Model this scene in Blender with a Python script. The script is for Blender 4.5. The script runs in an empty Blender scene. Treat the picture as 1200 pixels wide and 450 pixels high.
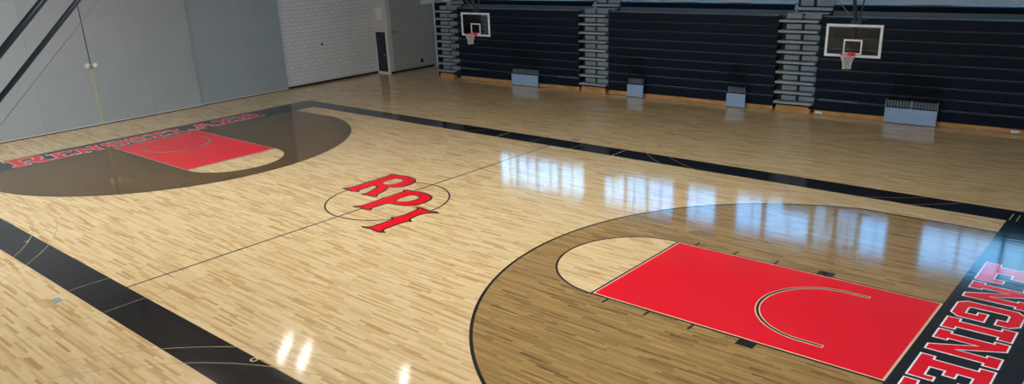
import bpy, math, random
from mathutils import Vector, Matrix
from mathutils.geometry import tessellate_polygon

F = 0.3048                      # the court was laid out in feet; the scene is in metres
random.seed(7)
SC = bpy.context.scene
COL = SC.collection

# ------------------------------------------------------------------ materials
def new_mat(name):
    m = bpy.data.materials.new(name); m.use_nodes = True
    nt = m.node_tree
    return m, nt, nt.nodes['Principled BSDF']

def mat(name, col, rough=0.5, metal=0.0, spec=0.5, vary=0.06, scale=6.0, bump=0.0, emit=None):
    m, nt, b = new_mat(name)
    b.inputs['Roughness'].default_value = rough
    b.inputs['Metallic'].default_value = metal
    b.inputs['Specular IOR Level'].default_value = spec
    tc = nt.nodes.new('ShaderNodeTexCoord')
    n = nt.nodes.new('ShaderNodeTexNoise'); n.inputs['Scale'].default_value = scale
    n.inputs['Detail'].default_value = 4
    nt.links.new(tc.outputs['Object'], n.inputs['Vector'])
    r = nt.nodes.new('ShaderNodeValToRGB')
    a = [max(0, c * (1 - vary)) for c in col]; c2 = [min(1, c * (1 + vary)) for c in col]
    r.color_ramp.elements[0].color = (*a, 1); r.color_ramp.elements[1].color = (*c2, 1)
    r.color_ramp.elements[0].position = 0.3; r.color_ramp.elements[1].position = 0.7
    nt.links.new(n.outputs['Fac'], r.inputs['Fac'])
    nt.links.new(r.outputs['Color'], b.inputs['Base Color'])
    if bump:
        bp = nt.nodes.new('ShaderNodeBump'); bp.inputs['Strength'].default_value = bump
        bp.inputs['Distance'].default_value = 0.01
        nt.links.new(n.outputs['Fac'], bp.inputs['Height']); nt.links.new(bp.outputs['Normal'], b.inputs['Normal'])
    if emit:
        b.inputs['Emission Color'].default_value = (*emit[0], 1)
        b.inputs['Emission Strength'].default_value = emit[1]
    return m

FLOOR_ROUGH = 0.085
def gloss_bump(nt, b, tc):
    mp = nt.nodes.new('ShaderNodeMapping'); mp.inputs['Scale'].default_value = (0.5, 6.0, 1)
    nt.links.new(tc.outputs['Object'], mp.inputs['Vector'])
    n = nt.nodes.new('ShaderNodeTexNoise'); n.inputs['Scale'].default_value = 1.6; n.inputs['Detail'].default_value = 3
    nt.links.new(mp.outputs['Vector'], n.inputs['Vector'])
    bp = nt.nodes.new('ShaderNodeBump'); bp.inputs['Strength'].default_value = 0.10; bp.inputs['Distance'].default_value = 0.012
    nt.links.new(n.outputs['Fac'], bp.inputs['Height']); nt.links.new(bp.outputs['Normal'], b.inputs['Normal'])

def wood(name, stops, grain=0.25):
    """strip flooring running along X: rows 2.25 in wide, boards of random length"""
    m, nt, b = new_mat(name)
    N = nt.nodes.new; L = nt.links.new
    tc = N('ShaderNodeTexCoord'); sep = N('ShaderNodeSeparateXYZ'); L(tc.outputs['Object'], sep.inputs[0])
    def mth(op, a, c=None):
        x = N('ShaderNodeMath'); x.operation = op
        for i, v in enumerate((a, c)):
            if v is None: continue
            if isinstance(v, (int, float)): x.inputs[i].default_value = v
            else: L(v, x.inputs[i])
        return x.outputs[0]
    row = mth('FLOOR', mth('DIVIDE', sep.outputs['Y'], 0.057))
    wn = N('ShaderNodeTexWhiteNoise'); wn.noise_dimensions = '1D'; L(row, wn.inputs['W'])
    xs = mth('ADD', mth('DIVIDE', sep.outputs['X'], 0.7), mth('MULTIPLY', wn.outputs['Value'], 37.0))
    board = mth('FLOOR', xs)
    comb = N('ShaderNodeCombineXYZ'); L(row, comb.inputs[0]); L(board, comb.inputs[1])
    wn2 = N('ShaderNodeTexWhiteNoise'); wn2.noise_dimensions = '2D'; L(comb.outputs[0], wn2.inputs['Vector'])
    mp = N('ShaderNodeMapping'); mp.inputs['Scale'].default_value = (0.9, 14.0, 1); L(tc.outputs['Object'], mp.inputs['Vector'])
    gn = N('ShaderNodeTexNoise'); gn.inputs['Scale'].default_value = 2.0; gn.inputs['Detail'].default_value = 6
    L(mp.outputs['Vector'], gn.inputs['Vector'])
    f = mth('ADD', mth('MULTIPLY', wn2.outputs['Value'], 1 - grain), mth('MULTIPLY', gn.outputs['Fac'], grain))
    r = N('ShaderNodeValToRGB'); cr = r.color_ramp
    while len(cr.elements) < len(stops): cr.elements.new(0.5)
    for e, (p, c) in zip(cr.elements, stops): e.position = p; e.color = (*c, 1)
    L(f, r.inputs['Fac']); L(r.outputs['Color'], b.inputs['Base Color'])
    b.inputs['Roughness'].default_value = FLOOR_ROUGH
    gloss_bump(nt, b, tc)
    return m

def paint(name, col):
    m, nt, b = new_mat(name)
    b.inputs['Base Color'].default_value = (*col, 1)
    b.inputs['Roughness'].default_value = FLOOR_ROUGH
    tc = nt.nodes.new('ShaderNodeTexCoord'); gloss_bump(nt, b, tc)
    return m

def block_wall(name, col, mortar):
    m, nt, b = new_mat(name)
    tc = nt.nodes.new('ShaderNodeTexCoord'); sep = nt.nodes.new('ShaderNodeSeparateXYZ')
    nt.links.new(tc.outputs['Object'], sep.inputs[0])
    ad = nt.nodes.new('ShaderNodeMath'); ad.operation = 'ADD'
    nt.links.new(sep.outputs['X'], ad.inputs[0]); nt.links.new(sep.outputs['Y'], ad.inputs[1])
    cb = nt.nodes.new('ShaderNodeCombineXYZ')
    nt.links.new(ad.outputs[0], cb.inputs[0]); nt.links.new(sep.outputs['Z'], cb.inputs[1])
    br = nt.nodes.new('ShaderNodeTexBrick'); nt.links.new(cb.outputs[0], br.inputs['Vector'])
    br.inputs['Scale'].default_value = 1.0
    br.inputs['Brick Width'].default_value = 0.406; br.inputs['Row Height'].default_value = 0.203
    br.inputs['Mortar Size'].default_value = 0.012; br.inputs['Mortar Smooth'].default_value = 0.3
    br.inputs['Color1'].default_value = (*col, 1); br.inputs['Color2'].default_value = (*[c * 0.95 for c in col], 1)
    br.inputs['Mortar'].default_value = (*mortar, 1)
    nt.links.new(br.outputs['Color'], b.inputs['Base Color'])
    bp = nt.nodes.new('ShaderNodeBump'); bp.inputs['Strength'].default_value = 0.5; bp.inputs['Distance'].default_value = 0.01
    bp.invert = True
    nt.links.new(br.outputs['Fac'], bp.inputs['Height']); nt.links.new(bp.outputs['Normal'], b.inputs['Normal'])
    b.inputs['Roughness'].default_value = 0.55
    return m

def glass(name, tint, gloss):
    m = bpy.data.materials.new(name); m.use_nodes = True; nt = m.node_tree; nt.nodes.clear()
    o = nt.nodes.new('ShaderNodeOutputMaterial'); mx = nt.nodes.new('ShaderNodeMixShader')
    t = nt.nodes.new('ShaderNodeBsdfTransparent'); t.inputs['Color'].default_value = (*tint, 1)
    g = nt.nodes.new('ShaderNodeBsdfGlossy'); g.inputs['Roughness'].default_value = 0.02
    fr = nt.nodes.new('ShaderNodeFresnel'); fr.inputs['IOR'].default_value = 1.0 + gloss
    nt.links.new(fr.outputs[0], mx.inputs[0]); nt.links.new(t.outputs[0], mx.inputs[1]); nt.links.new(g.outputs[0], mx.inputs[2])
    nt.links.new(mx.outputs[0], o.inputs['Surface'])
    return m

M = {}
M['maple'] = wood('maple strip floor', [(0.06, (0.43, 0.24, 0.085)), (0.22, (0.605, 0.40, 0.18)), (0.5, (0.69, 0.49, 0.245)), (1.0, (0.78, 0.59, 0.33))])
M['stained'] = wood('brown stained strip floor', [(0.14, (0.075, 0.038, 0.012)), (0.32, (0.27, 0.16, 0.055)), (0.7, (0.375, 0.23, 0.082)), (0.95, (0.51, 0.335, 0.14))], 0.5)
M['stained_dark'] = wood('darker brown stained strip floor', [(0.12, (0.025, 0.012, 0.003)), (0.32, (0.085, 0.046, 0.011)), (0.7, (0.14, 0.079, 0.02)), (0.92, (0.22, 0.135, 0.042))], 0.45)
M['red'] = paint('red court paint', (0.80, 0.004, 0.016))
M['black'] = paint('black court paint', (0.010, 0.011, 0.013))
M['cream'] = paint('cream line paint', (0.72, 0.52, 0.32))
M['white'] = paint('white line paint', (0.85, 0.85, 0.85))
M['thin'] = paint('khaki thin line paint', (0.42, 0.33, 0.18))
M['plate'] = mat('grey metal floor plate', (0.28, 0.28, 0.28), 0.35, 0.4)
M['plate_dark'] = mat('brown metal floor plate', (0.09, 0.06, 0.045), 0.35, 0.3)
M['grey_door'] = mat('grey laminated door', (0.365, 0.42, 0.44), 0.42, vary=0.03, scale=1.2)
M['grey_door_blue'] = mat('cool grey door', (0.34, 0.41, 0.44), 0.42, vary=0.03, scale=1.2)
M['seam'] = mat('dark gap shade', (0.02, 0.02, 0.02), 0.7)
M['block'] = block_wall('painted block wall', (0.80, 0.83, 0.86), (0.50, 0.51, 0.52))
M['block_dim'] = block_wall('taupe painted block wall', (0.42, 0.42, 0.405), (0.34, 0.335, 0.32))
M['plaster'] = mat('pale grey plaster wall', (0.72, 0.84, 0.93), 0.6, vary=0.03)
M['plaster_dim'] = mat('grey plaster wall', (0.6, 0.6, 0.6), 0.6, vary=0.03)
M['ceiling'] = mat('grey ceiling deck', (0.55, 0.56, 0.57), 0.8, vary=0.05)
M['base'] = mat('black rubber base', (0.012, 0.012, 0.013), 0.5)
M['white_trim'] = mat('white trim paint', (0.75, 0.75, 0.73), 0.45)
M['navy_door'] = mat('navy door paint', (0.016, 0.024, 0.045), 0.4)
M['navy'] = mat('navy moulded seat plastic', (0.003, 0.012, 0.028), 0.5, spec=0.25, vary=0.25, scale=14, bump=0.1)
M['edge_highlight'] = mat('blue grey nosing highlight', (0.25, 0.32, 0.39), 0.45)
M['dark'] = mat('black bleacher structure', (0.006, 0.008, 0.012), 0.7)
M['riser'] = mat('slate riser panel', (0.10, 0.135, 0.165), 0.5)
M['tread'] = mat('light grey step tread', (0.36, 0.41, 0.46), 0.5)
M['step'] = mat('blue grey step box', (0.23, 0.30, 0.38), 0.5)
M['skirt'] = mat('blue grey skirt panel', (0.33, 0.49, 0.76), 0.45)
M['rail'] = mat('black rail paint', (0.002, 0.003, 0.005), 0.5, spec=0.2)
M['rail_light'] = mat('light grey rail post', (0.45, 0.47, 0.48), 0.4, 0.3)
M['kick_wood'] = mat('varnished kick board', (0.58, 0.31, 0.12), 0.4, vary=0.2, scale=3)
M['white_metal'] = mat('white enamelled frame', (0.78, 0.82, 0.85), 0.4)
M['steel_dark'] = mat('dark blue black steel tube', (0.016, 0.028, 0.045), 0.35)
M['cable'] = mat('grey wire cable', (0.26, 0.28, 0.28), 0.5)
M['rim'] = mat('orange red rim enamel', (0.75, 0.02, 0.02), 0.4)
M['net'] = mat('white net cord', (0.80, 0.79, 0.76), 0.8)
M['board_glass'] = glass('backboard glass', (0.80, 0.80, 0.78), 0.45)
M['window_glass'] = glass('window glass', (0.93, 0.95, 0.96), 0.3)
M['mullion'] = mat('dark bronze mullion', (0.05, 0.05, 0.055), 0.5)
M['knob'] = mat('brushed nickel knob', (0.80, 0.82, 0.85), 0.45, 0.2)
M['yellow'] = mat('yellow painted gap light', (0.85, 0.70, 0.20), 0.5)
M['lamp'] = mat('lamp diffuser', (0.9, 0.9, 0.9), 0.5, emit=((0.97, 0.99, 1.0), 17.0))
M['fill_diffuser'] = mat('added fill diffuser', (0.9, 0.9, 0.9), 0.5, emit=((0.93, 0.99, 1.04), 27.0))
M['lamp_body'] = mat('white lamp housing', (0.7, 0.7, 0.7), 0.5)

# ------------------------------------------------------------------ mesh builder (coordinates in feet)
class MB:
    def __init__(s): s.v = []; s.f = []
    def quad(s, a, b, c, d):
        i = len(s.v); s.v += [a, b, c, d]; s.f.append((i, i+1, i+2, i+3)); return s
    def box(s, x0, x1, y0, y1, z0, z1):
        i = len(s.v)
        s.v += [(x0,y0,z0),(x1,y0,z0),(x1,y1,z0),(x0,y1,z0),(x0,y0,z1),(x1,y0,z1),(x1,y1,z1),(x0,y1,z1)]
        for q in ((3,2,1,0),(4,5,6,7),(0,1,5,4),(1,2,6,5),(2,3,7,6),(3,0,4,7)): s.f.append(tuple(i+k for k in q))
        return s
    def bevbox(s, x0, x1, y0, y1, z0, z1, b):
        """box with chamfered edges along every side"""
        i = len(s.v)
        P = []
        for sx, X, bx in ((0, x0, b), (1, x1, -b)):
            pass
        xs = (x0, x0+b, x1-b, x1); ys = (y0, y0+b, y1-b, y1)
        rings = [(z0, 1), (z0+b, 0), (z1-b, 0), (z1, 1)]
        for z, inn in rings:
            if inn: xa, xb, ya, yb = x0+b, x1-b, y0+b, y1-b
            else: xa, xb, ya, yb = x0, x1, y0, y1
            c = b if not inn else b*0.5
            s.v += [(xa+c,ya,z),(xb-c,ya,z),(xb,ya+c,z),(xb,yb-c,z),(xb-c,yb,z),(xa+c,yb,z),(xa,yb-c,z),(xa,ya+c,z)]
        s.f.append(tuple(i+k for k in range(7,-1,-1)))
        s.f.append(tuple(i+24+k for k in range(8)))
        for r in range(3):
            for k in range(8):
                s.f.append((i+8*r+k, i+8*r+(k+1)%8, i+8*r+8+(k+1)%8, i+8*r+8+k))
        return s
    def prism_x(s, prof, x0, x1):
        """profile in (y,z), counter-clockwise seen from +X, swept along X"""
        i = len(s.v); n = len(prof)
        s.v += [(x0, y, z) for y, z in prof] + [(x1, y, z) for y, z in prof]
        for k in range(n):
            a, b = k, (k+1) % n
            s.f.append((i+a, i+a+n, i+b+n, i+b)[::-1])
        s.f.append(tuple(i+k for k in range(n-1, -1, -1))); s.f.append(tuple(i+n+k for k in range(n)))
        return s
    def tube(s, pts, r, seg=8, closed=False):
        pts = [Vector(p) for p in pts]; n = len(pts); i = len(s.v)
        prev = None
        for k, p in enumerate(pts):
            if closed: t = pts[(k+1) % n] - pts[k-1]
            else: t = pts[min(k+1, n-1)] - pts[max(k-1, 0)]
            t.normalize()
            if prev is None:
                ref = Vector((0,0,1)) if abs(t.z) < 0.9 else Vector((1,0,0))
                u = t.cross(ref).normalized()
            else:
                u = (prev - t * prev.dot(t)).normalized()
            prev = u; w = t.cross(u)
            for j in range(seg):
                a = 2*math.pi*j/seg; s.v.append(tuple(p + (u*math.cos(a) + w*math.sin(a))*r))
        m = n if closed else n-1
        for k in range(m):
            for j in range(seg):
                a = i+k*seg+j; b = i+k*seg+(j+1)%seg; c = i+((k+1)%n)*seg+(j+1)%seg; d = i+((k+1)%n)*seg+j
                s.f.append((a, b, c, d))
        if not closed:
            s.f.append(tuple(i+j for j in range(seg-1,-1,-1))); s.f.append(tuple(i+(n-1)*seg+j for j in range(seg)))
        return s
    def flat(s, outer, z, holes=()):
        """flat polygon in the floor plane, facing up, holes cut out"""
        loops = [[Vector((x, y, 0)) for x, y in outer]] + [[Vector((x, y, 0)) for x, y in h] for h in holes]
        allv = [p for l in loops for p in l]; i = len(s.v)
        s.v += [(p.x, p.y, z) for p in allv]
        for a, b, c in tessellate_polygon(loops):
            A, B, C = allv[a], allv[b], allv[c]
            cr = (B-A).cross(C-A).z
            if abs(cr) < 1e-9: continue
            s.f.append((i+a, i+b, i+c) if cr > 0 else (i+a, i+c, i+b))
        return s
    def ribbon(s, pts, w, z, closed=False):
        """line of width w painted along a polyline"""
        n = len(pts); L = []; R = []
        P = [Vector(p) for p in pts]
        for k in range(n):
            if closed: t = P[(k+1) % n] - P[k-1]
            else: t = P[min(k+1, n-1)] - P[max(k-1, 0)]
            t.normalize(); nn = Vector((-t.y, t.x))
            L.append(P[k] + nn*w/2); R.append(P[k] - nn*w/2)
        i = len(s.v)
        s.v += [(p.x, p.y, z) for p in L] + [(p.x, p.y, z) for p in R]
        for k in range(n if closed else n-1):
            b = (k+1) % n
            s.f.append((i+k, i+n+k, i+n+b, i+b))
        return s
    def build(s, name, m, parent=None, smooth=False, loc=None, rz=0.0):
        me = bpy.data.meshes.new(name)
        me.from_pydata([(x*F, y*F, z*F) for x, y, z in s.v], [], s.f)
        me.materials.append(M[m]); me.validate(); me.update()
        if smooth:
            for p in me.polygons: p.use_smooth = True
        o = bpy.data.objects.new(name, me); COL.objects.link(o)
        if parent is not None: o.parent = parent
        if loc is not None: o.location = Vector(loc)*F; o.rotation_euler.z = rz
        return o

def tag(o, label=None, cat=None, group=None, kind=None):
    if label: o['label'] = label
    if cat: o['category'] = cat
    if group: o['group'] = group
    if kind: o['kind'] = kind
    return o
def empty(name, loc, rz=0.0):
    o = bpy.data.objects.new(name, None); COL.objects.link(o)
    o.location = Vector(loc)*F; o.rotation_euler.z = rz; o.empty_display_size = 0.3
    return o
def copy_tree(o, parent=None):
    kids = [c for c in bpy.data.objects if c.parent == o]
    c = o.copy(); COL.objects.link(c)
    if parent is not None: c.parent = parent
    for k in kids: copy_tree(k, c)
    return c
def structure(o): o['kind'] = 'structure'; return o

# ------------------------------------------------------------------ floor and court markings
HL, HW = 47.0, 25.0
floor = structure(MB().box(-67.5, 70, -66, 66, -0.4, 0.0).build('floor', 'maple'))
tag(floor, 'glossy maple strip gymnasium floor')
Z1, Z2, Z3, Z4, Z5 = 0.004, 0.008, 0.012, 0.016, 0.020
BX, BY = 52.6, 28.0
border = MB().flat([(-BX,-BY),(BX,-BY),(BX,BY),(-BX,BY)], Z2, [[(-HL,-HW),(HL,-HW),(HL,HW),(-HL,HW)]]).build('court_border', 'black', floor)
tag(border, 'wide black border painted around the court')

def arc(cx, cy, r, a0, a1, n=64):
    return [(cx + r*math.cos(math.radians(a0+(a1-a0)*k/n)), cy + r*math.sin(math.radians(a0+(a1-a0)*k/n))) for k in range(n+1)]
LW = 2/12
def mir(pts, s): return [(s*x, y) for x, y in pts]
for s, side in ((1, 'right'), (-1, 'left')):
    cx = HL - 5.25
    ang = math.degrees(math.asin(21.66/22.15))
    line = [(HL, 21.66)] + arc(cx, 0, 22.15, 180-ang, 180+ang, 120) + [(HL, -21.66)]
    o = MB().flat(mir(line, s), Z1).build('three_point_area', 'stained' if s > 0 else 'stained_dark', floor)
    tag(o, 'brown stained half-round area at the %s end of the court' % side)
    MB().ribbon(mir(line, s), 0.22, Z2).build('three_point_line', 'black', floor)
    fx = HL - 19
    half = arc(fx, 0, 6.0, 90, 270, 48)
    MB().flat(mir(half, s), Z2).build('free_throw_circle', 'maple', floor)
    MB().ribbon(mir(arc(fx, 0, 5.92, 90, 270, 48), s), LW, Z3).build('free_throw_arc', 'black', floor)
    ln = MB().flat(mir([(fx-.02,-6),(HL+.0,-6),(HL+.0,6),(fx-.02,6)], s), Z3).build('lane_border', 'black', floor)
    MB().flat(mir([(fx+.14,-5.84),(HL-.0,-5.84),(HL-.0,5.84),(fx+.14,5.84)], s), Z4).build('lane_outline', 'cream', ln)
    lane = MB().flat(mir([(fx+.24,-5.74),(HL-.14,-5.74),(HL-.14,5.74),(fx+.24,5.74)], s), Z5).build('lane', 'red', floor)
    tag(lane, 'glossy red painted free throw lane at the %s end' % side)
    ra = [(43.05, 4.08)] + arc(cx, 0, 4.08, 90, 270, 48) + [(43.05, -4.08)]
    MB().ribbon(mir([(43.12, 4.08)] + ra[1:-1] + [(43.12, -4.08)], s), 0.32, Z5+.004).build('restricted_arc_outline', 'cream', lane)
    MB().ribbon(mir(ra, s), 0.16, Z5+.008).build('restricted_arc', 'black', lane)
    for sy in (-1, 1):
        MB().flat(mir([(38.9, sy*6.0), (40.0, sy*6.0), (40.0, sy*6.68), (38.9, sy*6.68)], s), Z3).build('lane_block', 'black', floor)
        for tx in (35.85, 32.7, 29.5):
            MB().flat(mir([(tx-.085, sy*6.0), (tx+.085, sy*6.0), (tx+.085, sy*6.68), (tx-.085, sy*6.68)], s), Z3).build('lane_mark', 'black', floor)
MB().flat([(-.085,-HW),(.085,-HW),(.085,HW),(-.085,HW)], Z1).build('center_line', 'black', floor)
MB().ribbon(arc(0,0,5.92,0,360,96)[:-1], LW, Z1+.001, True).build('center_circle', 'black', floor)

# thin cross-court lines
for X in (-3.0, 3.0):
    MB().flat([(X-.03,-36),(X+.03,-36),(X+.03,36),(X-.03,36)], Z2+.001).build('cross_court_line', 'thin', floor)
for sx in (-1, 1):
    for sy in (-1, 1):
        for r in (22.15, 20.2):
            pts = [p for p in arc(sx*27.4, sy*43.4, r, -sy*90-62, -sy*90+62, 60) if abs(p[1]) > 21.6]
            MB().ribbon(pts, 0.06, Z2+.0015).build('cross_court_arc', 'thin', floor)
for X, s in ((-8.6, 1), (8.8, 1)):
    for k in range(4):
        MB().flat([(X-.07, 25.1+.7*k),(X+.07, 25.1+.7*k),(X+.07, 25.55+.7*k),(X-.07, 25.55+.7*k)], Z3).build('sideline_dash', 'cream', floor)
for dx in (0, .5):
    MB().flat([(47.1+dx, 25.2), (47.18+dx, 25.2), (47.18+dx, 27.0), (47.1+dx, 27.0)], Z3).build('corner_mark', 'cream', floor)
MB().ribbon(arc(17.4, -25.2, .2, 0, 360, 16)[:-1], .09, Z3, True).build('floor_socket', 'cream', floor)
MB().ribbon(arc(-17.6, -25.9, .1, 0, 360, 12)[:-1], .07, Z3, True).build('floor_socket', 'cream', floor)
tag(MB().bevbox(-2.45,-1.45,-29.45,-28.85,0,.02,.008).build('floor_plate', 'plate', floor), 'grey metal floor plate')
tag(MB().bevbox(.4,1.5,28.55,29.35,0,.02,.008).build('floor_plate', 'plate_dark', floor), 'dark brown floor plate')

# ---- lettering
def offset(poly, d):
    """move a counter-clockwise outline outward by d (inward when negative)"""
    n = len(poly); out = []
    for k in range(n):
        p0, p1, p2 = Vector(poly[k-1]), Vector(poly[k]), Vector(poly[(k+1) % n])
        e1 = (p1-p0).normalized(); e2 = (p2-p1).normalized()
        n1 = Vector((e1.y, -e1.x)); n2 = Vector((e2.y, -e2.x))
        b = n1+n2
        if b.length < 1e-6: b = n1.copy()
        b.normalize(); c = max(0.45, b.dot(n1))
        out.append(tuple(p1 + b*(d/c)))
    return out
def area(p): return sum(p[k-1][0]*p[k][1]-p[k][0]*p[k-1][1] for k in range(len(p)))/2
def ccw(p): return list(p) if area(p) > 0 else list(p)[::-1]
H = 3.8
def glyph(ch):
    h = H
    if ch == 'E':
        w = 3.0; return w, [(0,0),(w,0),(w,1.4),(w-.6,1.4),(w-.6,.9),(1.5,.9),(1.5,1.55),(2.05,1.55),(2.05,2.25),(1.5,2.25),(1.5,h-.9),(w-.6,h-.9),(w-.6,h-1.4),(w,h-1.4),(w,h),(0,h),(0,h-.85),(.4,h-.85),(.4,.85),(0,.85)], []
    if ch == 'I':
        w = 1.75; return w, [(0,0),(w,0),(w,.85),(w-.38,.85),(w-.38,h-.85),(w,h-.85),(w,h),(0,h),(0,h-.85),(.38,h-.85),(.38,.85),(0,.85)], []
    if ch == 'N':
        w = 3.35; return w, [(0,0),(1.4,0),(1.4,.85),(1.15,.85),(1.15,2.2),(2.3,0),(w-.3,0),(w-.3,h-.85),(w,h-.85),(w,h),(w-1.4,h),(w-1.4,h-.85),(w-1.15,h-.85),(w-1.15,1.6),(1.05,h),(0,h),(0,h-.85),(.3,h-.85),(.3,.85),(0,.85)], []
    if ch == 'G':
        w = 2.75; return w, [(.5,0),(w-.5,0),(w,.5),(w,2.0),(1.4,2.0),(1.4,1.35),(1.85,1.35),(1.85,.85),(1.05,.85),(.95,.95),(.95,h-.95),(1.05,h-.85),(1.8,h-.85),(1.8,h-1.35),(w,h-1.35),(w,h-.5),(w-.5,h),(.5,h),(0,h-.5),(0,.5)], []
    if ch == 'S':
        w = 2.9; return w, [(0,0),(w-.5,0),(w,.5),(w,1.8),(w-.5,2.3),(1.0,2.3),(.95,2.4),(.95,h-.85),(w-.95,h-.85),(w-.95,h-1.3),(w,h-1.3),(w,h),(.5,h),(0,h-.5),(0,2.0),(.5,1.5),(w-1.0,1.5),(w-.95,1.4),(w-.95,.85),(.95,.85),(.95,1.3),(0,1.3)], []
    if ch == 'L':
        w = 3.1; return w, [(0,0),(w,0),(w,1.55),(w-.75,1.55),(w-.75,.9),(1.45,.9),(1.45,h-.85),(1.85,h-.85),(1.85,h),(0,h),(0,h-.85),(.4,h-.85),(.4,.85),(0,.85)], []
    if ch == 'A':
        w = 3.6; return w, [(0,0),(1.35,0),(1.35,.8),(1.15,.8),(1.3,1.2),(w-1.3,1.2),(w-1.15,.8),(w-1.35,.8),(w-1.35,0),(w,0),(w,.8),(w-.3,.8),(w-1.1,h),(1.1,h),(.3,.8),(0,.8)], [[(1.5,1.85),(w-1.5,1.85),(w/2+.08,2.8),(w/2-.08,2.8)]]
    if ch == 'R':
        w = 3.4; return w, [(0,0),(1.5,0),(1.5,.85),(1.3,.85),(1.3,1.35),(1.65,1.35),(2.05,0),(w,0),(w,.85),(w-.4,.85),(w-.65,1.5),(w-.2,1.95),(w-.2,h-.5),(w-.7,h),(0,h),(0,h-.85),(.35,h-.85),(.35,.85),(0,.85)], [[(1.3,2.1),(2.1,2.1),(2.25,2.25),(2.25,2.85),(2.1,3.0),(1.3,3.0)]]
def put(ch, y0, y1, h, sgn):
    """sgn=+1: right baseline, read from +y to -y; sgn=-1: left baseline, read from -y to +y"""
    w, P, holes = glyph(ch); ku = abs(y1-y0)/w; kv = h/H
    f = lambda u, v: (sgn*(47.6 + v*kv), y0 - sgn*u*ku)
    P = ccw([f(*p) for p in P]); holes = [ccw([f(*p) for p in q]) for q in holes]
    o = MB().flat(P, Z3, holes).build('letter', 'white', border)
    e = -0.10
    inn = offset(P, e); hin = [offset(q, -e) for q in holes]
    MB().flat(inn, Z4, hin).build('letter_fill', 'red', o)
    tag(o, 'white outlined red block letter %s' % ch)
for ch, a, b, h in (('E',14.8,11.1,4.7),('N',10.85,7.5,H),('G',7.2,4.45,H),('I',4.25,2.5,H),('N',2.25,-1.15,H),('E',-1.45,-4.4,H),('E',-4.65,-7.6,H),('R',-7.85,-11.2,H),('S',-11.5,-14.4,H)):
    put(ch, a, b, h, 1)
for ch, a, b, h in (('R',-17.2,-12.75,4.7),('E',-12.55,-9.8,H),('N',-9.6,-6.3,H),('S',-6.05,-3.15,H),('S',-2.9,-.25,H),('E',0.0,2.75,H),('L',3.0,6.0,H),('A',6.15,9.75,H),('E',9.95,13.1,H),('R',13.35,16.9,H)):
    put(ch, a, b, h, -1)

LOGO = {
'R': ([(-6.99,-.05),(-6.5,.46),(-6.44,1.54),(-6.48,2.85),(-6.68,3.14),(-6.48,3.2),(-6.48,4.58),(-6.52,5.8),(-6.8,6.05),(-6.6,6.35),(-5.4,6.45),(-4.5,6.65),(-3.1,6.38),(-2.3,5.7),(-1.9,4.7),(-1.97,3.85),(-2.45,3.25),(-3.15,2.75),(-2.75,2.25),(-2.45,1.6),(-2.25,.85),(-2.08,.4),(-1.62,.09),(-2.0,-.19),(-2.87,-.22),(-3.72,-.27),(-3.5,.26),(-3.82,1.31),(-4.2,2.1),(-4.6,2.4),(-4.95,2.25),(-4.96,1.25),(-4.89,.5),(-4.52,.06),(-5.24,-.25),(-6.17,-.17)],
      [[(-4.92,3.4),(-5.08,4.11),(-5.0,5.16),(-4.4,5.5),(-3.8,5.4),(-3.5,4.85),(-3.47,4.05),(-3.75,3.55),(-4.33,3.25)]]),
'P': ([(-1.23,-3.19),(-.72,-2.6),(-.76,-.2),(-.95,.15),(-.74,.3),(-.8,2.7),(-1.14,2.95),(-.92,3.25),(.02,3.38),(.75,3.55),(1.65,3.52),(2.9,3.1),(3.5,2.4),(3.78,1.35),(3.6,.4),(2.88,-.28),(1.87,-.62),(.98,-.62),(.8,-.94),(.72,-2.2),(.78,-2.7),(1.19,-2.98),(.58,-3.16),(-.36,-3.06),(-1.01,-3.28)],
      [[(.76,.35),(.66,1.08),(.68,2.17),(1.24,2.52),(1.95,2.35),(2.22,1.84),(2.15,.95),(1.55,.25),(1.08,.18)]]),
'I': ([(3.84,-6.3),(4.37,-6.21),(4.72,-5.85),(4.78,-4.61),(4.72,-3.5),(4.2,-3.22),(4.56,-3.05),(4.72,-2.12),(4.6,-.6),(4.45,-.21),(4.14,-.02),(3.81,-.0),(4.48,.2),(5.3,.02),(5.94,-.03),(6.54,.2),(7.04,-.02),(6.4,-.38),(6.02,-.81),(5.92,-1.64),(6.1,-2.6),(6.75,-3.05),(6.35,-3.18),(6.2,-4.06),(6.24,-5.7),(6.42,-6.03),(6.93,-6.18),(6.48,-6.46),(5.82,-6.44),(5.18,-6.35),(4.34,-6.46)], [])}
for k, (P, hs) in LOGO.items():
    P = ccw(P); hs = [ccw(q) for q in hs]
    dz = {'R': 0, 'P': .001, 'I': .002}[k]
    o = MB().flat(offset(P, .05), Z2+dz, [offset(q, -.03) for q in hs]).build('logo_letter', 'black', floor)
    tag(o, 'black edged red logo letter %s with spurred serifs' % k)
    for q in hs:
        MB().flat(offset(q, .02), Z1+.002).build('letter_counter', 'maple', o)
    MB().flat(offset(P, -.15), Z3+dz, [offset(q, .09) for q in hs]).build('letter_fill', 'red', o)

# ------------------------------------------------------------------ walls, doors, ceiling
TILT = math.atan(0.018)
def bw(u, d=0.0):
    """bleacher frame (u along the bank, d behind its face) -> court coordinates"""
    c, s = math.cos(TILT), math.sin(TILT)
    return (u*c - d*s, 56.15 + u*s + d*c)
CZ = 31.0
wl = structure(MB().box(-66.2, -65.2, -66, 53.3, 0, CZ).build('wall_left', 'block'))
tag(wl, 'pale painted concrete block wall left of the bleachers')
MB().box(-65.2, -65.12, 32.4, 53.3, 0, .38).build('rubber_base', 'base', wl)
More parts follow.
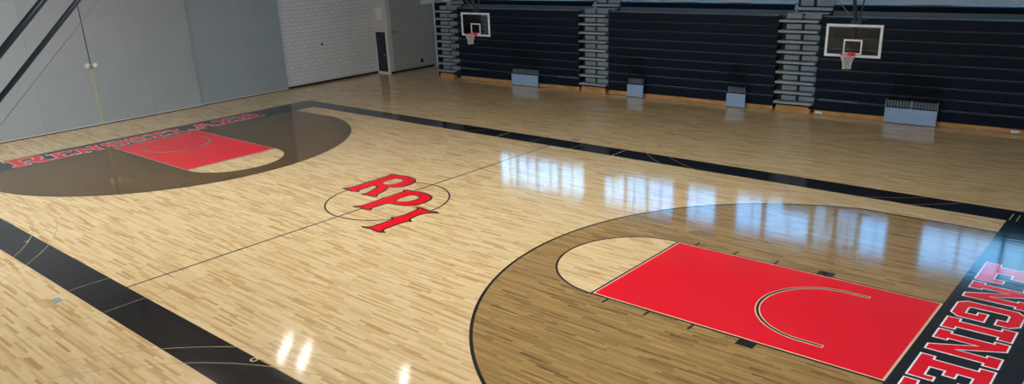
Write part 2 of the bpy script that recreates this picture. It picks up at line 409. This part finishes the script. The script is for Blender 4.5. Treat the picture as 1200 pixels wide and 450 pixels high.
# folding and sliding grey doors in front of the left wall
def leaf(name, y0, y1, x, m, label, yellow=False, knob=None, g0=.006, g1=.006):
    o = structure(MB().bevbox(-65.2, x, y0+g0, y1-g1, .12, CZ-1.2, .012).build(name, m)); tag(o, label)
    MB().box(x-.5, x-.06, y0+.04, y1-.04, 0.0, .12).build('bottom_seal', 'base', o)
    MB().box(x, x+.03, y0+.04, y1-.04, .13, .25).build('bottom_edge', 'white_trim', o)
    if knob is not None:
        b = MB()
        n = 20
        prof = [(0, .2), (.06, .2), (.08, .34), (.2, .42), (.36, .38), (.44, .22), (.46, 0.001)]
        for a, r in prof:
            b.v += [(x+a, knob + r*math.cos(2*math.pi*k/n), 8.65 + r*math.sin(2*math.pi*k/n)) for k in range(n)]
        for i in range(len(prof)-1):
            for k in range(n):
                b.f.append((i*n+k, i*n+(k+1)%n, (i+1)*n+(k+1)%n, (i+1)*n+k))
        tag(b.build('door_knob', 'knob', o, True), 'round silver door knob')
    if yellow:
        MB().box(x-.4, x-.03, y1-.065, y1+.065, 8.3, CZ-1.3).build('center_seam', 'seam', o)  # black strip inside the open door gap, standing in for its shade
        tag(MB().box(x-.25, x+.02, y1-.08, y1+.03, .15, 8.25).build('gap_light', 'yellow', o), 'narrow yellow painted gap light below the knob')  # plain yellow strip painted as light leaking through the door gap
    return o
leaf('door_1', -24, -7.65, -64.3, 'grey_door', 'tall grey door panel at the left edge')
leaf('door_2', -7.65, .12, -64.3, 'grey_door', 'tall grey sliding door leaf left of the yellow painted gap light', True, -.4, g1=.07)
leaf('door_3', .12, 8.3, -64.3, 'grey_door', 'tall grey sliding door leaf right of the yellow painted gap light', False, .64, g0=.07)
leaf('door_4', 8.3, 15.75, -64.3, 'grey_door', 'grey door panel beside the recessed cool grey panel')
leaf('door_5', 15.75, 32.4, -64.75, 'grey_door_blue', 'cool grey panel set back next to the block wall')
leaf('door_6', -50, -24, -64.3, 'grey_door', 'grey door panel out past the left edge')
# return wall with the navy door, and the far block wall
wr = structure(MB().box(-66.2, -61.4, 53.3, 54.3, 0, CZ).build('wall_return', 'plaster_dim')); tag(wr, 'narrow pale wall holding the navy door')
MB().box(-65.2, -61.5, 53.22, 53.3, 0, .3).build('rubber_base', 'white_trim', wr)
dr = structure(MB().bevbox(-64.75, -62.0, 53.12, 53.3, .45, 7.9, .03).build('door_7', 'navy_door')); tag(dr, 'navy door in the narrow return wall')
MB().box(-62.0, -61.78, 53.14, 53.3, .3, 8.05).box(-64.95, -64.75, 53.14, 53.3, .3, 8.05).box(-64.75, -62.0, 53.14, 53.3, 7.9, 8.05).build('door_frame', 'white_trim', dr)
MB().tube([(-62.3, 53.12, 3.6), (-62.3, 52.95, 3.6), (-62.7, 52.95, 3.6)], .04).build('door_handle', 'knob', dr)
sg = tag(MB().bevbox(-64.3, -62.55, 53.2, 53.3, 10.2, 12.4, .03).build('wall_plate', 'white_trim'), 'pale square plate fixed above the navy door', 'wall plate')
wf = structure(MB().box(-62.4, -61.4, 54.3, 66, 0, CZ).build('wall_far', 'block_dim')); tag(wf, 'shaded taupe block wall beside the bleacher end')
MB().box(-61.4, -61.32, 53.35, 64.8, 0, .38).build('rubber_base', 'base', wf)
tag(MB().bevbox(-61.4, -61.2, 54.2, 55.6, 7.65, 7.95, .03).build('wall_bracket', 'plate'), 'small grey bracket on the taupe wall beside the navy door', 'bracket')
tag(MB().bevbox(-61.4, -61.15, 61.2, 61.75, 1.2, 1.85, .04).build('outlet_box', 'dark'), 'small dark outlet box low on the taupe wall', 'outlet')
tag(MB().tube([(-61.33, 62.1, 1.5), (-61.33, 62.1, 8.6)], .05).build('conduit', 'plaster_dim'), 'thin vertical conduit on the taupe wall', 'conduit')
tag(MB().bevbox(-65.2, -65.0, 40.7, 40.95, 6.75, 7.15, .03).build('thermostat', 'dark'), 'small dark thermostat on the pale block wall', 'thermostat')
for z, t in ((4.9, 'upper'), (3.95, 'lower')):
    o = MB().bevbox(-65.2, -65.1, 51.35, 51.75, z-.25, z+.25, .02).build('switch_plate', 'white_trim')
    tag(o, '%s of two small white switch plates beside the navy door' % t, 'switch')
    MB().box(-65.1, -65.06, 51.5, 51.6, z-.08, z+.08).build('toggle', 'white_trim', o)
tag(MB().bevbox(-61.4, -61.1, 62.3, 66.0, 12.25, 16.0, .04).build('wall_panel', 'white_metal'), 'white panel high on the taupe wall, above the bleacher end', 'wall panel')

# back wall with its window band (one mesh with openings)
WIN = [(-45.7, -25.0), (-20.9, 1.2), (4.4, 27.5), (31.7, 53.5)]
MULL = [[(-41.1,.2),(-36.2,.2),(-30.7,.35)], [(-16.2,.5),(-11.8,.35),(-5.4,2.6)], [(9.2,.6),(16.6,.6),(20.2,.3),(23.5,.5)], [(36.5,.2),(41.6,.35),(47.5,.3)]]
BD = 10.5; WZ0, WZ1 = 15.8, 22.4
U0, U1 = -64.0, 72.0
b = MB()
b.box(U0, U1, 0, 1, 0, WZ0).box(U0, U1, 0, 1, WZ1, CZ)
edges = [U0] + [e for w in WIN for e in w] + [U1]
for k in range(0, len(edges), 2): b.box(edges[k], edges[k+1], 0, 1, WZ0, WZ1)
o0 = bw(0, BD)
wb = structure(b.build('wall_back', 'plaster', None, False, (o0[0], o0[1], 0), TILT)); tag(wb, 'pale grey wall above and behind the bleachers')
for n, (a, c) in enumerate(WIN, 1):
    x0 = bw((a+c)/2, BD); hw = (c-a)/2
    w = empty('window_%d' % n, (x0[0], x0[1], WZ0), TILT); structure(w)
    tag(w, 'wide mullioned window high in the back wall')
    h = WZ1-WZ0
    MB().box(-hw, hw, .1, .7, 0, .18).box(-hw, hw, .1, .7, h-.18, h).box(-hw, -hw+.18, .1, .7, .18, h-.18).box(hw-.18, hw, .1, .7, .18, h-.18).build('window_frame', 'mullion', w)
    uc = (a+c)/2; cuts = [a] + [m[0] for m in MULL[n-1]] + [c]
    for u, t in MULL[n-1]:
        MB().box(u-uc-t/2, u-uc+t/2, .12, .68, .18, h-.18).build('mullion', 'mullion', w)
    for p, q in zip(cuts, cuts[1:]):
        x = (p+q)/2 - uc
        x += .5*math.sin(7*x+n)
        MB().box(x-.03, x+.03, .2, .6, .18, h-.18).build('mullion', 'mullion', w)
    MB().box(-hw+.18, hw-.18, .38, .42, .18, h-.18).build('pane', 'window_glass', w)
structure(MB().box(-67.5, 71, -67, -66, 0, CZ).build('wall_near', 'plaster_dim'))
structure(MB().box(70, 71, -66, 66, 0, CZ).build('wall_right', 'plaster_dim'))
cl = structure(MB().box(-67.5, 71, -67, 68, CZ, CZ+.6).build('ceiling', 'ceiling'))
for k in range(-2, 3):
    MB().box(-66, 70, k*22-.5, k*22+.5, CZ-1.2, CZ).build('ceiling_beam', 'ceiling', cl)

# ------------------------------------------------------------------ bleachers
P0, DZ = 0.72, 1.31
def row_profile(z0, z1, d0=0.0):
    """seat module front seen from the end: undercut face, rounded nose, flat deck"""
    return [(d0+.34, z0), (d0+.30, z0), (d0+.06, z1-.30), (d0+.0, z1-.16), (d0+.03, z1-.05), (d0+.13, z1), (d0+1.5, z1), (d0+1.5, z1-.12), (d0+.34, z1-.12)][::-1]
def section(u0, u1, label, inserts=(), plates=()):
    uc = (u0+u1)/2; c = bw(uc); r = empty('bleacher_section', (c[0], c[1], 0), TILT)
    tag(r, label, 'bleachers', 'folded bleacher sections')
    a, b_ = u0-uc, u1-uc
    MB().box(a+.5, b_-.3, 1.6, 3.2, .1, 12.2).build('understructure', 'dark', r)
    for k in range(9):
        z0 = P0 + DZ*k; z1 = z0 + DZ - .05
        o = MB().prism_x(row_profile(z0, z1), a, b_).build('seat_row', 'navy', r)
        MB().prism_x([(.015, z1-.15), (.045, z1-.045), (.14, z1+.006), (1.2, z1+.006), (1.2, z1-.02), (.16, z1-.02), (.07, z1-.06), (.05, z1-.15)][::-1], a, b_).build('nosing', 'edge_highlight', o)  # paler nosing colour carries the highlight on each row's lit top edge
    ta = a-.5 if u0 < -40 else a+.6
    tb = b_+1.15 if u1 < 40 else b_
    MB().box(ta, tb, 2.35, 2.6, 12.2, 12.95).build('riser_panel', 'riser', r)
    MB().box(ta, tb, 1.5, 2.6, 12.05, 12.2).build('deck', 'riser', r)
    MB().prism_x(row_profile(12.9, 13.75, 2.3), ta, tb).build('top_row', 'navy', r)
    MB().box(a, b_, .25, 1.2, .0, .08).box(a, b_, .12, .3, .06, .56).build('kick_board', 'kick_wood', r)
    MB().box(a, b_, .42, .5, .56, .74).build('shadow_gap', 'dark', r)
    for p, q in inserts:
        MB().bevbox(p-uc, q-uc, -.06, .5, P0+DZ-.12, P0+DZ+.10, .03).build('step_insert', 'riser', r)
    for p in plates:
        MB().bevbox(p-.42-uc, p+.42-uc, .0, .12, .12, .45, .02).build('wheel_plate', 'white_metal', r)
    return r
section(-44.6, -18.3, 'folded navy bleacher section left of the middle aisle', [(-44.4, -39.6), (-22.6, -18.5)])
section(-12.75, 13.6, 'folded navy bleacher section between the two right-hand aisles')
section(19.2, 54, 'folded navy bleacher section behind the right basketball hoop', [(19.8, 24.6)], [19.9, 42.0])

def aisle(u0, u1, label, box_l=.85, box_r=.1):
    uc = (u0+u1)/2; c = bw(uc); r = empty('bleacher_aisle', (c[0], c[1], 0), TILT)
    tag(r, label, 'bleacher steps', 'folded bleacher aisles')
    a, b_ = u0-uc, u1-uc
    MB().box(a+.1, b_-.12+box_r, .75, 3.1, .1, 11.95).box(a+1.1, b_+.6, 3.05, 3.2, 12.2, 15.0).build('understructure', 'dark', r)
    gap = .36; L0 = a+box_l; L1 = b_+box_r; mid = (L0+L1)/2 - .05
    for k in range(9):
        zt = 1.42 + 1.32*k
        MB().bevbox(a, b_, -.42, .7, zt-.3, zt, .05).build('tread', 'tread', r)
        for p, q in ((L0, mid-gap/2), (mid+gap/2, L1)):
            MB().bevbox(p, q, .18, .74, zt+.14, zt+.78, .03).build('step_box', 'step', r)
    # two set-back upper steps
    MB().bevbox(a+1.0, b_+.75, 2.0, 3.0, 13.0, 13.36, .05).build('tread', 'tread', r)
    MB().bevbox(a+1.2, b_+.45, 1.5, 2.5, 12.55, 12.8, .05).build('tread', 'tread', r)
    mid = (a+b_)/2 + .9
    for p, q in ((a+1.6, mid-gap/2), (mid+gap/2, b_+.75)):
        MB().bevbox(p, q, 2.6, 3.05, 13.5, 14.9, .03).build('step_box', 'step', r)
    MB().box(a+.2, b_-.3, .0, .75, .0, .56).box(a+.3, b_-.5, -.12, .3, .56, .86).build('kick_board', 'kick_wood', r)
    return r
ro = aisle(-18.05, -13.0, 'grey folded steps stacked in the middle bleacher aisle')
rr = aisle(13.85, 19.0, 'grey folded steps stacked in the aisle left of the right hoop')
le = aisle(-49.85, -45.95, 'grey folded steps at the far left end of the bleachers', .85, 1.2)
MB().box(-2.5, -2.05, .3, 3.1, 0.1, 13.2).build('end_panel', 'dark', le)
gr = MB()
for k in range(7): gr.tube([(-2.6+.32*k, .6, 13.0), (-2.6+.32*k, .6, 16.2)], .05, 6)
gr.tube([(-2.7, .6, 13.2), (-.5, .6, 13.2)], .06, 6).tube([(-2.7, .6, 16.2), (-.5, .6, 16.2)], .06, 6)
gr.build('end_guard_rail', 'rail', le)

def rack(u0, u1, label, posts=False):
    uc = (u0+u1)/2; c = bw(uc, -.5); w = u1-u0; h = w/2
    r = empty('guard_rail', (c[0], c[1], 0), TILT); tag(r, label, 'guard rail', 'front guard rails on the bleachers')
    MB().bevbox(-h, h, -.06, .1, .08, 1.92, .03).build('skirt_panel', 'skirt', r)
    MB().box(-h, h, -.02, .06, .0, .08).build('bottom_seal', 'base', r)
    MB().bevbox(-h+.05, h-.05, .24, .34, 1.6, 2.92, .02).build('back_panel', 'step', r)
    fr = MB().tube([(-h+.05, .05, 1.9), (-h+.05, .05, 2.9), (h-.05, .05, 2.9), (h-.05, .05, 1.9)], .055, 6)
    fr.tube([(-h, .05, 1.98), (h, .05, 1.98)], .07, 6)
    fr.build('lower_frame', 'rail', r)
    n = max(5, round(w/.36))
    for k in range(n+1):
        x = -h+.1 + (w-.2)*k/n
        MB().tube([(x, .05, 1.98), (x, .05, 2.9)], .045, 6).build('lower_bar', 'rail', r)
        MB().tube([(x, .2, 2.9), (x, .2, 5.78)], .032, 6).build('upper_bar', 'rail', r)
    MB().tube([(-h+.1, .2, 5.78), (h-.1, .2, 5.78)], .06, 6).build('top_rail', 'rail', r)
    MB().tube([(-h+.1, .2, 4.35), (h-.1, .2, 4.35)], .05, 6).build('middle_rail', 'rail', r)
    MB().tube([(-h+.1, .2, 3.0), (h-.1, .2, 3.0)], .06, 6).build('middle_rail', 'rail', r)
    if posts:
        for x in (-h, 0, h):
            z = .1 if x else 1.8
            MB().tube([(x, -.02, z), (x, -.02, 2.98)], .06, 6).build('post', 'rail_light', r)
    return r
rack(-32.0, -26.3, 'guard rail with blue grey skirt below the left hoop')
rack(-9.0, -6.2, 'narrow guard rail with blue grey skirt, just right of the middle aisle')
rack(7.2, 9.95, 'narrow guard rail with blue grey skirt, left of the right-hand aisle')
rack(28.1, 33.9, 'wide guard rail with light posts below and right of the right hoop', True)

# ------------------------------------------------------------------ basketball hoops
def hoop(loc, rz, label, near=False):
    """local frame: board face at y=0 looking to -y, origin on the floor below it"""
    r = empty('basketball_hoop', loc, rz); tag(r, label, 'basketball hoop', 'side court basketball hoops')
    w, z0, z1, t = 3.0, 9.4, 12.9, .26
    bd = MB().box(-w+t, w-t, .05, .09, z0+t, z1-t).build('backboard', 'board_glass', r)
    f = MB()
    # mitred frame, one closed ring
    o4 = [(-w, z0), (w, z0), (w, z1), (-w, z1)]; i4 = [(-w+t, z0+t), (w-t, z0+t), (w-t, z1-t), (-w+t, z1-t)]
    f.v = [(x, y, z) for y in (-.02, .16) for lst in (o4, i4) for x, z in lst]
    for k in range(4):
        n = (k+1) % 4
        f.f += [(k, n, 4+n, 4+k), (8+n, 8+k, 12+k, 12+n), (n, k, 8+k, 8+n), (4+k, 4+n, 12+n, 12+k)]
    f.build('backboard_frame', 'white_metal', bd)
    q = MB(); a, c = 1.0, .17; y0, y1 = .03, .05
    o4 = [(-a, z0+.3), (a, z0+.3), (a, z0+1.9), (-a, z0+1.9)]; i4 = [(-a+c, z0+.3+c), (a-c, z0+.3+c), (a-c, z0+1.9-c), (-a+c, z0+1.9-c)]
    q.v = [(x, y, z) for y in (y0, y1) for lst in (o4, i4) for x, z in lst]
    for k in range(4):
        n = (k+1) % 4
        q.f += [(k, n, 4+n, 4+k), (8+n, 8+k, 12+k, 12+n), (n, k, 8+k, 8+n), (4+k, 4+n, 12+n, 12+k)]
    q.build('target_square', 'white_metal', bd)
    zr = z0+.42
    rim = MB().tube([(.75*math.cos(2*math.pi*k/28), -1.22+.75*math.sin(2*math.pi*k/28), zr) for k in range(28)], .045, 8, True).build('rim', 'rim', r, True)
    br = MB().bevbox(-.35, .35, -.14, -.02, zr-.55, zr+.12, .03)
    br.prism_x([(-.14, zr-.45), (-.14, zr-.02), (-.5, zr-.02), (-.5, zr-.1)], -.28, .28)
    br.build('rim_bracket', 'rim', rim)
    nt = MB(); ns = 12
    def npnt(a, k):
        z = zr - .08 - 1.45*k/5; rr = .75 - .33*math.sin(min(1, k/5*1.15)*math.pi/2)
        return (rr*math.cos(a), -1.22 + rr*math.sin(a), z)
    for j in range(ns):
        for sgn in (1, -1):
            pts = [npnt(2*math.pi*(j + sgn*.5*k)/ns, k) for k in range(6)]
            nt.tube(pts, .028, 5)
    nt.build('net', 'net', rim)
    if not near:
        m = MB().tube([(0, .35, z0+1.2), (0, .35, z1+.1), (-.1, -.45, z1+2.4), (-.25, -6.0, CZ-.2)], .2, 10).build('mast', 'steel_dark', r, True)
        MB().bevbox(-.5, .5, .1, .6, z1-.4, z1+.35, .05).build('mast_clamp', 'steel_dark', r)
        MB().tube([(.25, .3, z1+.5), (1.2, .5, z1+.55)], .07, 6).build('crank_stub', 'steel_dark', r)
        MB().tube([(-.3, .1, z1+.6), (-2.6, -1.0, z1+3.6), (-9.5, -6, CZ-.2)], .035, 6).build('hoist_cable', 'cable', r)
        MB().tube([(0.3, .3, z1+.3), (.5, 1.9, z1+5), (.9, 6.5, CZ-.2)], .09, 8).build('rear_brace', 'steel_dark', r)
        MB().tube([(-2.6, .22, z0+.4), (0, .35, z1-.6), (2.6, .22, z0+.4)], .04, 6).build('board_strut', 'steel_dark', r)
    else:
        for x, rad in ((1.5, .125), (-1.5, .088)):
            y = lambda z: -.0 - (z-12.9)/.94
            MB().tube([(x, .35, z0+.6), (x, .35, 12.6), (x, .25, 12.9), (x, y(19.0), 19.0), (x, y(CZ-.2), CZ-.2)], rad, 12).build('brace', 'steel_dark', r, True)
        MB().tube([(-3.2, .1, 12.9), (-3.2, y(CZ-.2), CZ-.2)], .014, 6).build('hoist_cable', 'cable', r)
        MB().tube([(-3.4, .25, 12.75), (2.9, .25, 12.75)], .12, 8).build('cross_bar', 'steel_dark', r)
    return r
hoop((27.2, 44.5, 0), 0, 'glass basketball hoop hanging before the bleachers at right, with white square')
hoop((-29.9, 44.6, 0), 0, 'glass basketball hoop hanging before the bleachers at far left')
hoop((26.5, -43.66, 0), math.pi, 'hoop frame whose two dark diagonal tubes cross the upper left corner', True)

# ------------------------------------------------------------------ ceiling lamps and added fill panels
def lamp(loc, rz, label):
    r = empty('ceiling_lamp', loc, rz); tag(r, label, 'ceiling lamp', 'high bay ceiling lamps')
    MB().bevbox(-.5, .5, -3.5, 3.5, .12, .5, .06).build('housing', 'lamp_body', r)
    MB().box(-.24, .24, -3.3, 3.3, .04, .12).build('diffuser', 'lamp', r)
    MB().tube([(0, -1.5, .5), (0, -1.5, 1.4)], .03, 6).build('hanger', 'cable', r)
    MB().tube([(0, 1.5, .5), (0, 1.5, 1.4)], .03, 6).build('hanger', 'cable', r)
    return r
LZ = CZ - 1.4
l0 = lamp((-33.3, 5.9, LZ), math.radians(42), 'high bay lamp hung from the ceiling')
for x, y in ((-29.0, 6.1), (-12.8, 9.8)):
    c = copy_tree(l0); c.location = Vector((x, y, LZ))*F
def fill_panel(loc):  # added fill light, out of view and clear of the floor reflections
    r = empty('fill_panel', loc); tag(r, 'added unseen fill light panel below the ceiling', 'ceiling lamp', 'added fill light panels')
    MB().bevbox(-1.2, 1.2, -2.7, 2.7, .12, .4, .06).build('housing', 'lamp_body', r)
    MB().box(-1.1, 1.1, -2.5, 2.5, .04, .12).build('diffuser', 'fill_diffuser', r)
    MB().tube([(0, -1.5, .4), (0, -1.5, 1.4)], .03, 6).build('hanger', 'cable', r)
    MB().tube([(0, 1.5, .4), (0, 1.5, 1.4)], .03, 6).build('hanger', 'cable', r)
    return r
spots = [(-50,-28),(-40,-19),(-29,-10),(-15,-1),(5,8),(-40,-32),(-26,-24),(-12,-14),(2,-6),(16,6),(30,10),(16,-14),(30,-8),(44,0),(37,-30),(44,-16),(-56,-40),(-26,-44),(-10,-36),(-22,-58)]
pl = fill_panel((spots[0][0], spots[0][1], LZ))
for x, y in spots[1:]:
    c = copy_tree(pl); c.location = Vector((x, y, LZ))*F

# ------------------------------------------------------------------ sky outside the windows
w = bpy.data.worlds.new('sky'); SC.world = w; w.use_nodes = True
nt = w.node_tree; bg = nt.nodes['Background']
tc = nt.nodes.new('ShaderNodeTexCoord'); nz = nt.nodes.new('ShaderNodeTexNoise'); nz.inputs['Scale'].default_value = 5; nz.inputs['Detail'].default_value = 4
nt.links.new(tc.outputs['Generated'], nz.inputs['Vector'])
rp = nt.nodes.new('ShaderNodeValToRGB'); rp.color_ramp.elements[0].position = .4; rp.color_ramp.elements[1].position = .65
rp.color_ramp.elements[0].color = (.15, .54, 1.08, 1); rp.color_ramp.elements[1].color = (.46, .80, 1.05, 1)
nt.links.new(nz.outputs['Fac'], rp.inputs['Fac']); nt.links.new(rp.outputs['Color'], bg.inputs['Color'])
bg.inputs['Strength'].default_value = 2.9

# ------------------------------------------------------------------ camera
cx, cy, cz, yaw, pit, roll, fpx, ppy = 56.415747206468566, -45.3923828510435, 22.51957861704839, -0.729409125765409, -0.3448356733882695, -0.04292648685299819, 913.416021492799, 264.01000878441414
fw = Vector((math.cos(pit)*math.sin(yaw), math.cos(pit)*math.cos(yaw), math.sin(pit)))
rt = Vector((math.cos(yaw), -math.sin(yaw), 0)); up = rt.cross(fw)
r2 = rt*math.cos(roll) + up*math.sin(roll); u2 = -rt*math.sin(roll) + up*math.cos(roll)
cam = bpy.data.cameras.new('camera'); co = bpy.data.objects.new('camera', cam); COL.objects.link(co)
mw = Matrix(((r2.x, u2.x, -fw.x, cx*F), (r2.y, u2.y, -fw.y, cy*F), (r2.z, u2.z, -fw.z, cz*F), (0, 0, 0, 1)))
co.matrix_world = mw
cam.sensor_fit = 'HORIZONTAL'; cam.sensor_width = 36.0; cam.lens = fpx/1200*36.0
cam.shift_y = (ppy-225)/1200; cam.clip_start = .05; cam.clip_end = 500
SC.camera = co
SC.view_settings.view_transform = 'Standard'; SC.view_settings.look = 'None'
SC.view_settings.gamma = 1.0; SC.view_settings.use_curve_mapping = False
SC.view_settings.exposure = 0.8
